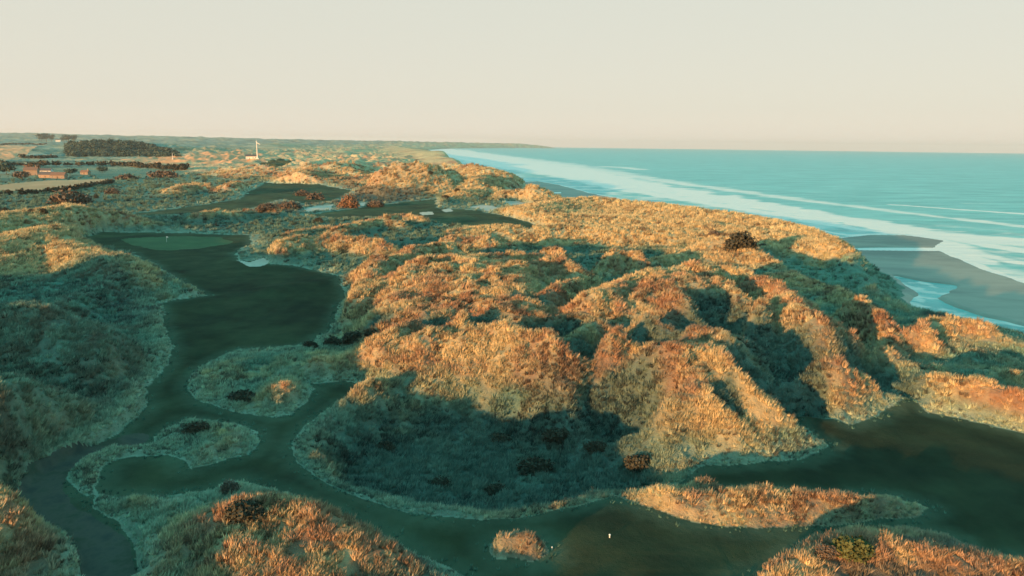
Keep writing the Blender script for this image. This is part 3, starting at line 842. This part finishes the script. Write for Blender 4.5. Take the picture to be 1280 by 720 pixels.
def leaf_mesh(name, blobs, n, leaf, r, shell=0.55):
    """leaf sized faces spread through a set of uneven ellipsoids (cx,cy,cz,rx,ry,rz)"""
    vol = np.array([b[3] * b[4] * b[5] for b in blobs]); vol = vol / vol.sum()
    which = r.choice(len(blobs), n, p=vol)
    B = np.array(blobs)[which]
    d = r.normal(size=(n, 3)); d /= np.linalg.norm(d, axis=1)[:, None]
    rad = (shell + (1 - shell) * r.random(n)) * (0.86 + 0.28 * r.random(n))
    lump = 1 + 0.22 * np.sin(d[:, 0] * 5 + which) * np.cos(d[:, 1] * 6 + which * 2) + 0.1 * np.sin(d[:, 2] * 11)
    c = B[:, :3] + d * B[:, 3:] * (rad * lump)[:, None]
    c[:, 2] = np.maximum(c[:, 2], leaf * 0.2)
    t = r.normal(size=(n, 3)); t /= np.linalg.norm(t, axis=1)[:, None]
    q = np.cross(t, d + 0.6 * r.normal(size=(n, 3))); q /= (np.linalg.norm(q, axis=1)[:, None] + 1e-9)
    s = leaf * (0.5 + r.random(n))[:, None]
    v = np.stack([c - t * s, c + q * s * 0.8, c + t * s * 1.1, c - q * s * 0.7], 1).reshape(-1, 3)
    return make_mesh(name, v, np.arange(len(v)).reshape(-1, 4), False)

def stick_mesh(name, sticks, seg=6):
    vs, fs = [], []
    for (a, b, ra, rb) in sticks:
        a = Vector(a); b = Vector(b); dv = (b - a).normalized()
        u = dv.orthogonal().normalized(); w = dv.cross(u)
        k = len(vs)
        for c, rr in ((a, ra), (b, rb)):
            for i in range(seg):
                t_ = 2 * math.pi * i / seg
                vs.append(tuple(c + u * math.cos(t_) * rr + w * math.sin(t_) * rr))
        for i in range(seg):
            j = (i + 1) % seg
            fs.append((k + i, k + j, k + seg + j, k + seg + i))
        fs.append(tuple(k + seg + i for i in range(seg)))
    me = bpy.data.meshes.new(name); me.from_pydata(vs, [], fs); me.update()
    return me

def leafy(name, c1, c2, sc=1.5):
    return noisy(mat(name, rough=0.8, spec=0.1), [c1, c2], sc, 6)
L_DARK = leafy('gorse_leaves', (0.045, 0.045, 0.036), (0.085, 0.080, 0.055))
L_BROWN = leafy('winter_twigs', (0.10, 0.08, 0.065), (0.19, 0.145, 0.11))
L_ORANGE = leafy('russet_twigs', (0.20, 0.11, 0.065), (0.31, 0.17, 0.10))
L_GREEN = leafy('broom_leaves', (0.06, 0.075, 0.03), (0.12, 0.13, 0.05))
L_TREE = leafy('tree_leaves', (0.05, 0.08, 0.07), (0.09, 0.13, 0.10), 0.3)
BARK = noisy(mat('bark'), [(0.07, 0.05, 0.035), (0.13, 0.10, 0.07)], 6, 4)

def bush(px, py, wpx, hpx, material, label, group=None, dens=1.0, name='bush'):
    x, y, z, r = hit(px, py + hpx * 0.35)
    W = wpx / FPX * r * 1.0; Ht = hpx / FPX * r
    rr = np.random.default_rng(int(px * 7 + py * 13))
    root = empty(name, (x, y, z - 0.05 * Ht), label, 'bush', group, float(rr.random() * 0.5))
    k = 7 if r < 400 else 4
    blobs = []
    for i in range(k):
        t_ = (i + 0.5) / k * 2 - 1
        s_ = math.sqrt(max(0.15, 1 - t_ * t_ * 0.9))
        blobs.append((t_ * W * 0.36, (rr.random() - 0.5) * W * 0.25, Ht * 0.42 * s_ * (0.8 + 0.3 * rr.random()), W * 0.24 * s_ + W * 0.05, W * 0.24 * s_ + 0.02, Ht * 0.55 * s_ * (0.8 + 0.35 * rr.random())))
    n = int((3200 if r < 200 else 2200 if r < 500 else 1300) * dens)
    leaf = max(0.07, W * 0.038) if r < 200 else W * 0.034
    link('foliage', leaf_mesh('foliage', blobs, n, leaf, rr, 0.35), material, parent=root)
    st = [((0, 0, -0.3), ((rr.random() - 0.5) * W * 0.6, (rr.random() - 0.5) * W * 0.4, Ht * (0.5 + 0.3 * rr.random())), 0.03 * Ht + 0.01, 0.008 * Ht + 0.004) for _ in range(6)]
    link('branch', stick_mesh('branch', st), BARK, parent=root)
    return root

gb = 'dark gorse bushes in a line beside the fairway'
bush(388, 432, 22, 11, L_DARK, 'low dark gorse bush at the fairway end of the line of gorse', gb)
bush(416, 428, 26, 14, L_DARK, 'dark gorse bush second from the fairway in the line of gorse', gb)
bush(442, 423, 32, 17, L_DARK, 'tallest dark gorse bush in the line under the orange dune', gb)
bush(464, 416, 20, 10, L_DARK, 'small dark gorse bush highest up the orange dune end of the line', gb)
bush(925, 303, 44, 25, L_DARK, 'large round dark brown bush on the edge of the golden foredune', dens=1.3)
bush(892, 293, 18, 8, L_BROWN, 'small dark bush just inland of the large round bush on the foredune')
bush(953, 307, 11, 5, L_DARK, 'tiny dark bush on the seaward side of the large round bush')
bush(246, 536, 34, 15, L_DARK, 'dark flat bush on the back of the small grass island between the paths')
bush(307, 640, 52, 30, L_DARK, 'big olive brown bush at the head of the near orange dune', dens=1.4)
bush(288, 610, 26, 18, L_BROWN, 'brown bush beside the path just behind the big olive bush')
bush(305, 496, 40, 12, L_DARK, 'dark flat bush on the large teal grass island by the fairway fork')
bush(1062, 684, 54, 28, L_GREEN, 'olive green broom bush on the near mound at the bottom edge', dens=1.3)
bush(1030, 690, 30, 18, L_BROWN, 'brown bush leaning against the olive green broom bush')
hb = 'dark heather bushes in the shaded basin'
for i, (x_, y_, w_, h_, l_) in enumerate([
        (700, 545, 50, 16, 'wide black bush at the back of the basin under the orange dune'),
        (668, 582, 56, 22, 'largest black bush in the middle right of the basin'),
        (800, 578, 46, 18, 'dark brown bush below the point of the orange dune at the basin right end'),
        (625, 548, 34, 12, 'small black bush at the back of the basin left of the wide one'),
        (548, 605, 36, 14, 'black bush in the low front part of the basin'),
        (745, 560, 34, 13, 'black bush between the wide bush and the basin right end'),
        (480, 560, 30, 11, 'low black bush in the left part of the basin'),
        (620, 612, 34, 13, 'black bush nearest the front rim of the basin')]):
    bush(x_, y_, w_, h_, L_DARK, l_, hb)
mb = 'winter bushes round the middle distance fairways'
for x_, y_, w_, h_, m_, l_ in [
        (436, 254, 27, 17, L_ORANGE, 'round orange bush at the near end of the bright green strip'),
        (395, 246, 24, 9, L_BROWN, 'brown bush in the dark ground above the white sand strip'),
        (378, 242, 20, 9, L_BROWN, 'greyish brown bush left of centre in the dark ground below the lit dune'),
        (362, 258, 30, 10, L_BROWN, 'long brown bush at the left end of the white sand strip'),
        (334, 260, 26, 9, L_BROWN, 'brown bush beside the orange mound left of the white sand strip'),
        (470, 256, 24, 8, L_BROWN, 'dull red bush on the right of the round orange bush'),
        (205, 219, 38, 10, L_BROWN, 'wide reddish brown thicket beyond the left hand rough'),
        (158, 222, 24, 6, L_BROWN, 'low brown bush at the right end of the lower hedge'),
        (141, 240, 18, 9, L_BROWN, 'pale brown round bush standing alone on the frosty grass'),
        (88, 250, 44, 15, L_BROWN, 'large lit brown bush on top of the left hand dune'),
        (120, 246, 7, 6, L_DARK, 'small dark green bush between two brown ones on the frosty slope'),
        (54, 265, 10, 6, L_DARK, 'small dark bush left of the big brown bush on the dune'),
        (40, 264, 9, 4, L_DARK, 'low dark bush second from the left edge on the teal slope'),
        (7, 262, 7, 4, L_DARK, 'small dark bush at the left edge on the teal slope'),
        (398, 276, 14, 8, L_DARK, 'dark bush at the near left corner of the far green strip'),
        (557, 246, 12, 6, L_DARK, 'dark bush at the foot of the gully in the far lit dune'),
        (572, 238, 10, 5, L_DARK, 'dark bush in the gully between the two far lit dunes'),
        (538, 217, 8, 6, L_DARK, 'dark bush at the top of the gully in the far lit dune')]:
    bush(x_, y_, w_, h_, m_, l_, mb)

# ------------------------------------------------------------------ hedges, trees and the wood
def strip_leaves(name, pts, hm, wm, n, leaf, material, label, cat, group=None):
    w = [hit(*p)[:3] for p in pts]
    c = np.array(w[0])
    root = empty(name, tuple(c), label, cat, group)
    rr = np.random.default_rng(int(pts[0][0] + pts[0][1] * 31) % 9999)
    L = [math.dist(w[i][:2], w[i+1][:2]) for i in range(len(w) - 1)]
    bl = []
    step = max(wm * 0.9, sum(L) / 110)
    for i, l in enumerate(L):
        k = max(1, int(l / step))
        for q in range(k):
            t_ = q / k
            x = w[i][0] + (w[i+1][0] - w[i][0]) * t_; y = w[i][1] + (w[i+1][1] - w[i][1]) * t_
            hh = hm * (0.7 + 0.6 * rr.random())
            bl.append((x - c[0], y - c[1], ground(x, y) - c[2] + hh * 0.45, step * 0.7, wm * 0.5, hh * 0.55))
    me = leaf_mesh('foliage', bl, n, leaf, rr, 0.2)
    # hedge leaves may sit below the first point of a sloping hedge, so they are not clamped there
    link('foliage', me, material, parent=root)
    return root
gh = 'dark field hedges on the left'
strip_leaves('hedge', [(-40,245),(0,244),(22,243)], 3.0, 5, 1500, 0.9, L_DARK, 'short dark hedge at the left edge below the pink stubble field', 'hedge', gh)
strip_leaves('hedge', [(28,243.5),(60,241.5),(90,238),(115,233),(142,229)], 3.6, 5, 3500, 0.9, L_DARK, 'long dark hedge slanting up along the near side of the stubble field', 'hedge', gh)
strip_leaves('hedge', [(-40,206.5),(40,207),(100,208),(140,207),(175,209.5),(235,213)], 7, 14, 5000, 1.8, L_DARK, 'thick dark tree belt behind the farm buildings', 'hedge', gh)
strip_leaves('hedge', [(28,197),(50,198),(72,197)], 6, 12, 900, 2.0, L_DARK, 'short dark hedge on the pale slope beyond the tree belt', 'hedge', gh)
strip_leaves('hedge', [(-30,182),(10,181),(60,181.5)], 7, 16, 900, 3.5, L_DARK, 'thin far hedge along the skyline field', 'hedge', gh)

def tree(px, py, wpx, hpx, label, group, material=None):
    x, y, z, r = hit(px, py)
    W = wpx / FPX * r; Ht = hpx / FPX * r
    rr = np.random.default_rng(int(px * 11 + py * 3))
    root = empty('tree', (x, y, z), label, 'tree', group)
    bl = [((rr.random() - 0.5) * W * 0.5, (rr.random() - 0.5) * W * 0.4, Ht * (0.45 + 0.4 * rr.random()), W * 0.28, W * 0.28, Ht * 0.24) for _ in range(9)]
    link('crown', leaf_mesh('crown', bl, 700, W * 0.05, rr, 0.3), material or L_TREE, parent=root)
    st = [((0, 0, -0.5), (0, 0, Ht * 0.55), Ht * 0.03, Ht * 0.015)] + [((0, 0, Ht * 0.3), (b_[0], b_[1], b_[2]), Ht * 0.012, Ht * 0.004) for b_ in bl[:5]]
    link('trunk', stick_mesh('trunk', st), BARK, parent=root)
gt = 'trees round the farm and on the skyline'
for x_, y_, w_, h_, l_, m_ in [
        (8, 218, 22, 12, 'broad dark tree at the left edge beside the farm', None),
        (28, 226, 18, 9, 'bare dark bush like tree in front of the farmhouse', L_BROWN),
        (37, 216, 9, 9, 'bare orange tree against the farmhouse wall', L_ORANGE),
        (47, 214, 8, 7, 'small bare tree right of the farmhouse', L_BROWN),
        (88, 219, 14, 7, 'dark round tree at the right end of the farm sheds', None),
        (128, 216, 14, 6, 'low dark tree standing alone right of the farm', None),
        (52, 178, 10, 8, 'leftmost tree of the left skyline clump', None), (58, 178, 9, 9, 'tallest tree of the left skyline clump', None),
        (65, 178, 8, 7, 'rightmost tree of the left skyline clump', None),
        (80, 178, 9, 8, 'leftmost tree between the two white skyline houses', None), (86, 178.5, 9, 9, 'middle tree between the two white skyline houses', None),
        (93, 179, 9, 8, 'rightmost tree between the two white skyline houses', None)]:
    tree(x_, y_, w_, h_, l_, gt, m_)

# the wood on the hill: one dark mass of crowns
pts = []
WP = poly([(88,190),(90,181),(120,178),(160,178),(190,180),(215,188),(222,195),(180,197),(100,197)], 8)
bl = []
wr = np.random.default_rng(5)
for k in range(900):
    px_, py_ = 84 + 138 * wr.random(), 178 + 18 * wr.random()
    top = 177 + 14 * ((px_ - 130) / 92.0) ** 2 if px_ > 130 else 177
    if py_ < top: continue
    x, y, z, r = hit(px_, py_)
    if r > 5000 or r < 900: continue
    tt = wr.random() * max(0.1, 1 - max(0, (px_ - 125) / 95) ** 1.5); bl.append((x, y, z + 1 + 4 * tt, 5 + 5 * wr.random(), 5 + 5 * wr.random(), 3 + 6 * tt))
if bl:
    link('woodland', leaf_mesh('woodland', bl, 42000, 1.7, wr, 0.5), L_TREE, 'stuff', 'dark wood of bare and evergreen crowns covering the far hill')

# ------------------------------------------------------------------ buildings
def simple(name, col, rough=0.8):
    return noisy(mat(name, rough=rough), [tuple(c * 0.88 for c in col), col], 0.8, 5)
M_WHITE = simple('white_render', (0.78, 0.76, 0.72)); M_BRICK = simple('warm_stone', (0.34, 0.25, 0.19)); M_ROOF = simple('slate_roof', (0.12, 0.11, 0.11))
M_TILE = simple('red_tiled_roof', (0.24, 0.14, 0.10)); M_GLASS = simple('dark_glass', (0.03, 0.035, 0.04), 0.2); M_DOOR = simple('painted_door', (0.10, 0.08, 0.07))

def boxm(name, parts, extra=None):
    vs, fs = [], []
    for (x0, x1, y0, y1, z0, z1) in parts:
        k = len(vs)
        vs += [(x0,y0,z0),(x1,y0,z0),(x1,y1,z0),(x0,y1,z0),(x0,y0,z1),(x1,y0,z1),(x1,y1,z1),(x0,y1,z1)]
        fs += [(k,k+3,k+2,k+1),(k+4,k+5,k+6,k+7),(k,k+1,k+5,k+4),(k+1,k+2,k+6,k+5),(k+2,k+3,k+7,k+6),(k+3,k,k+4,k+7)]
    me = bpy.data.meshes.new(name); me.from_pydata(vs, [], fs); me.update()
    return me

def house(px, py, L, D, Hh, wall, roofm, label, cat='house', nwin=3, rz=0.0, chim=True, name='house', group=None):
    x, y, z, r = hit(px, py)
    rt = empty(name, (x, y, z - 0.3), label, cat, group, rz)
    ph = D * 0.36
    vs = [(-L/2,-D/2,0),(L/2,-D/2,0),(L/2,D/2,0),(-L/2,D/2,0),(-L/2,-D/2,Hh),(L/2,-D/2,Hh),(L/2,D/2,Hh),(-L/2,D/2,Hh),(-L/2,0,Hh+ph),(L/2,0,Hh+ph)]
    fs = [(0,1,5,4),(2,3,7,6),(1,2,6,9,5),(3,0,4,8,7)]
    me = bpy.data.meshes.new('wall'); me.from_pydata(vs, [], fs); me.update(); link('wall', me, wall, parent=rt)
    o = 0.5; k = ph / (D / 2); t_ = 0.18
    ye = -D/2 - o; ze = Hh - o * k
    vs = []
    for xx in (-L/2 - 0.4, L/2 + 0.4):
        vs += [(xx, ye, ze + .05), (xx, 0, Hh + ph + .05), (xx, -ye, ze + .05), (xx, -ye, ze + .05 + t_), (xx, 0, Hh + ph + .05 + t_), (xx, ye, ze + .05 + t_)]
    fs = [(0,1,7,6),(1,2,8,7),(2,3,9,8),(3,4,10,9),(4,5,11,10),(5,0,6,11),(0,5,4,1),(1,4,3,2),(6,7,10,11),(7,8,9,10)]
    me = bpy.data.meshes.new('roof'); me.from_pydata(vs, [], fs); me.update(); rf = link('roof', me, roofm, parent=rt)
    if chim:
        link('chimney', boxm('chimney', [(L*0.32, L*0.32+0.9, -0.45, 0.45, Hh+ph-0.5, Hh+ph+1.5), (L*0.32+0.2, L*0.32+0.7, -0.2, 0.2, Hh+ph+1.5, Hh+ph+1.9)]), wall, parent=rf)
    for i in range(nwin):
        wx = -L/2 + L * (i + 0.5) / nwin
        if nwin > 1 and i == nwin // 2:
            link('door', boxm('door', [(wx - .5, wx + .5, -D/2 - .05, -D/2 + .03, 0.3, 2.5)]), M_DOOR, parent=rt)
            continue
        f_ = link('window', boxm('window', [(wx-.65,wx+.65,-D/2-.05,-D/2+.02,1.2,1.3),(wx-.65,wx+.65,-D/2-.05,-D/2+.02,2.4,2.5),(wx-.65,wx-.55,-D/2-.05,-D/2+.02,1.3,2.4),(wx+.55,wx+.65,-D/2-.05,-D/2+.02,1.3,2.4)]), M_WHITE, parent=rt)
        link('pane', boxm('pane', [(wx-.55,wx+.55,-D/2-.03,-D/2+.01,1.3,2.4)]), M_GLASS, parent=f_)
    return rt
gf = 'farm buildings on the left'
house(40, 219, 14, 9, 6.5, M_BRICK, M_TILE, 'sunlit orange farmhouse with a chimney, tallest of the farm buildings', nwin=3, rz=0.3, name='farmhouse', group=gf)
house(60, 222, 16, 8, 3.6, M_BRICK, M_ROOF, 'long low stone farm shed with a dark roof right of the farmhouse', 'shed', 3, -0.1, False, 'farm_shed', gf)
house(74, 223, 14, 8, 3.8, M_BRICK, M_TILE, 'reddish farm shed with a tiled roof at the right of the farm', 'shed', 3, 0.15, False, 'farm_shed', gf)
house(58, 216, 14, 7, 3.2, M_WHITE, M_ROOF, 'pale farm shed behind the long low one', 'shed', 2, 0.1, False, 'farm_shed', gf)
house(107, 218, 9, 6, 3.0, M_BRICK, M_TILE, 'small red cottage standing alone right of the farm', 'cottage', 3, 0.0, True, 'cottage', gf)
gw = 'white houses far off'
house(73, 178, 30, 14, 12, M_WHITE, M_ROOF, 'white house between the two skyline tree clumps', nwin=5, rz=0.4, group=gw)
house(104, 178, 46, 12, 7, M_WHITE, M_ROOF, 'long white building on the skyline at the edge of the wood', nwin=7, rz=0.3, name='long_building', group=gw)
house(312, 199, 12, 8, 5, M_WHITE, M_ROOF, 'white house at the foot of the tall mast', nwin=3, rz=0.35, group=gw)
house(318, 198, 8, 7, 4, M_WHITE, M_ROOF, 'small white outhouse right against the tall mast', 'outhouse', nwin=2, rz=0.35, chim=False, name='outhouse', group=gw)

def mast(px, py, hpx, rad, label, arm):
    x, y, z, r = hit(px, py)
    Ht = hpx / FPX * r
    rt = empty('mast', (x, y, z - 0.5), label, 'mast', 'white masts')
    link('pole', stick_mesh('pole', [((0,0,0),(0,0,Ht),rad,rad*0.55)], 10), M_WHITE, parent=rt)
    link('base', boxm('base', [(-rad*2.5,rad*2.5,-rad*2.5,rad*2.5,0,1.2)]), M_WHITE, parent=rt)
    if arm:
        link('arm', stick_mesh('arm', [((0,0,Ht*0.97),(Ht*0.20,0,Ht*0.86),rad*.7,rad*.5),((0,0,Ht*0.97),(-Ht*0.03,0,Ht*1.05),rad*.7,rad*.5)], 8), M_WHITE, parent=rt)
        link('antenna', stick_mesh('antenna', [((0,0,Ht),(0,0,Ht*1.12),rad*.4,rad*.2)], 6), M_WHITE, parent=rt)
mast(322, 199, 19, 1.1, 'tall white mast with a short slanting arm beside the white house', True)
mast(216, 199, 7, 0.5, 'short white mast in front of the wood', False)

# ------------------------------------------------------------------ golf things
M_PIN = simple('white_painted_pin', (0.8, 0.8, 0.78), 0.4); M_CLOTH = simple('white_flag_cloth', (0.75, 0.75, 0.74)); M_HOLE = simple('cup_shadow', (0.02, 0.02, 0.02))
x, y, z, r = hit(208.5, 303)
rt = empty('golf_flag', (x, y, z), 'white golf flag on a thin pin in the putting green', 'golf flag')
link('pin', stick_mesh('pin', [((0,0,-0.05),(0,0,2.5),0.06,0.05)], 8), M_PIN, parent=rt)
vs, fs = [], []
for i in range(9):
    for j in range(4):
        vs.append((0.05 + i * 0.085, 0.06 * math.sin(i * 0.9) * i / 8, 2.45 - j * 0.17 - 0.02 * i))
for i in range(8):
    for j in range(3):
        fs.append((i*4+j, i*4+j+1, (i+1)*4+j+1, (i+1)*4+j))
me = bpy.data.meshes.new('flag_cloth'); me.from_pydata(vs, [], fs); me.update(); fo = link('flag_cloth', me, M_CLOTH, parent=rt)
sm = fo.modifiers.new('thickness', 'SOLIDIFY'); sm.thickness = 0.02
link('cup', stick_mesh('cup', [((0,0,0.0),(0,0,0.015),0.11,0.11)], 16), M_HOLE, parent=rt)

def marker(px, py, s, label):
    x, y, z, r = hit(px, py)
    rt = empty('tee_marker', (x, y, z), label, 'tee marker', 'white tee markers on the near fairway')
    link('post', stick_mesh('post', [((0,0,-0.05),(0,0,s*0.7),0.06*s/0.4,0.055*s/0.4)], 12), M_PIN, parent=rt)
    link('cap', stick_mesh('cap', [((0,0,s*0.7),(0,0,s*0.86),0.10*s/0.4,0.10*s/0.4),((0,0,s*0.86),(0,0,s),0.10*s/0.4,0.03*s/0.4)], 12), M_PIN, parent=rt)
marker(762, 673, 0.42, 'larger white marker post standing out on the open near fairway')
marker(690, 688, 0.30, 'smaller white marker post close to the small round tussock mound')

# ------------------------------------------------------------------ air
hz = boxm('haze', [(-21500, 21500, -3000, 21500, -14, 190)])
m = bpy.data.materials.new('haze_air'); m.use_nodes = True; t = m.node_tree; t.nodes.clear()
o = t.nodes.new('ShaderNodeOutputMaterial'); pv = t.nodes.new('ShaderNodeVolumePrincipled')
pv.inputs['Color'].default_value = (0.97, 0.98, 0.96, 1); pv.inputs['Density'].default_value = 0.00004; pv.inputs['Anisotropy'].default_value = 0.2
t.links.new(pv.outputs[0], o.inputs['Volume'])
link('haze', hz, m, 'stuff', 'thin pale haze lying over the land and the sea')
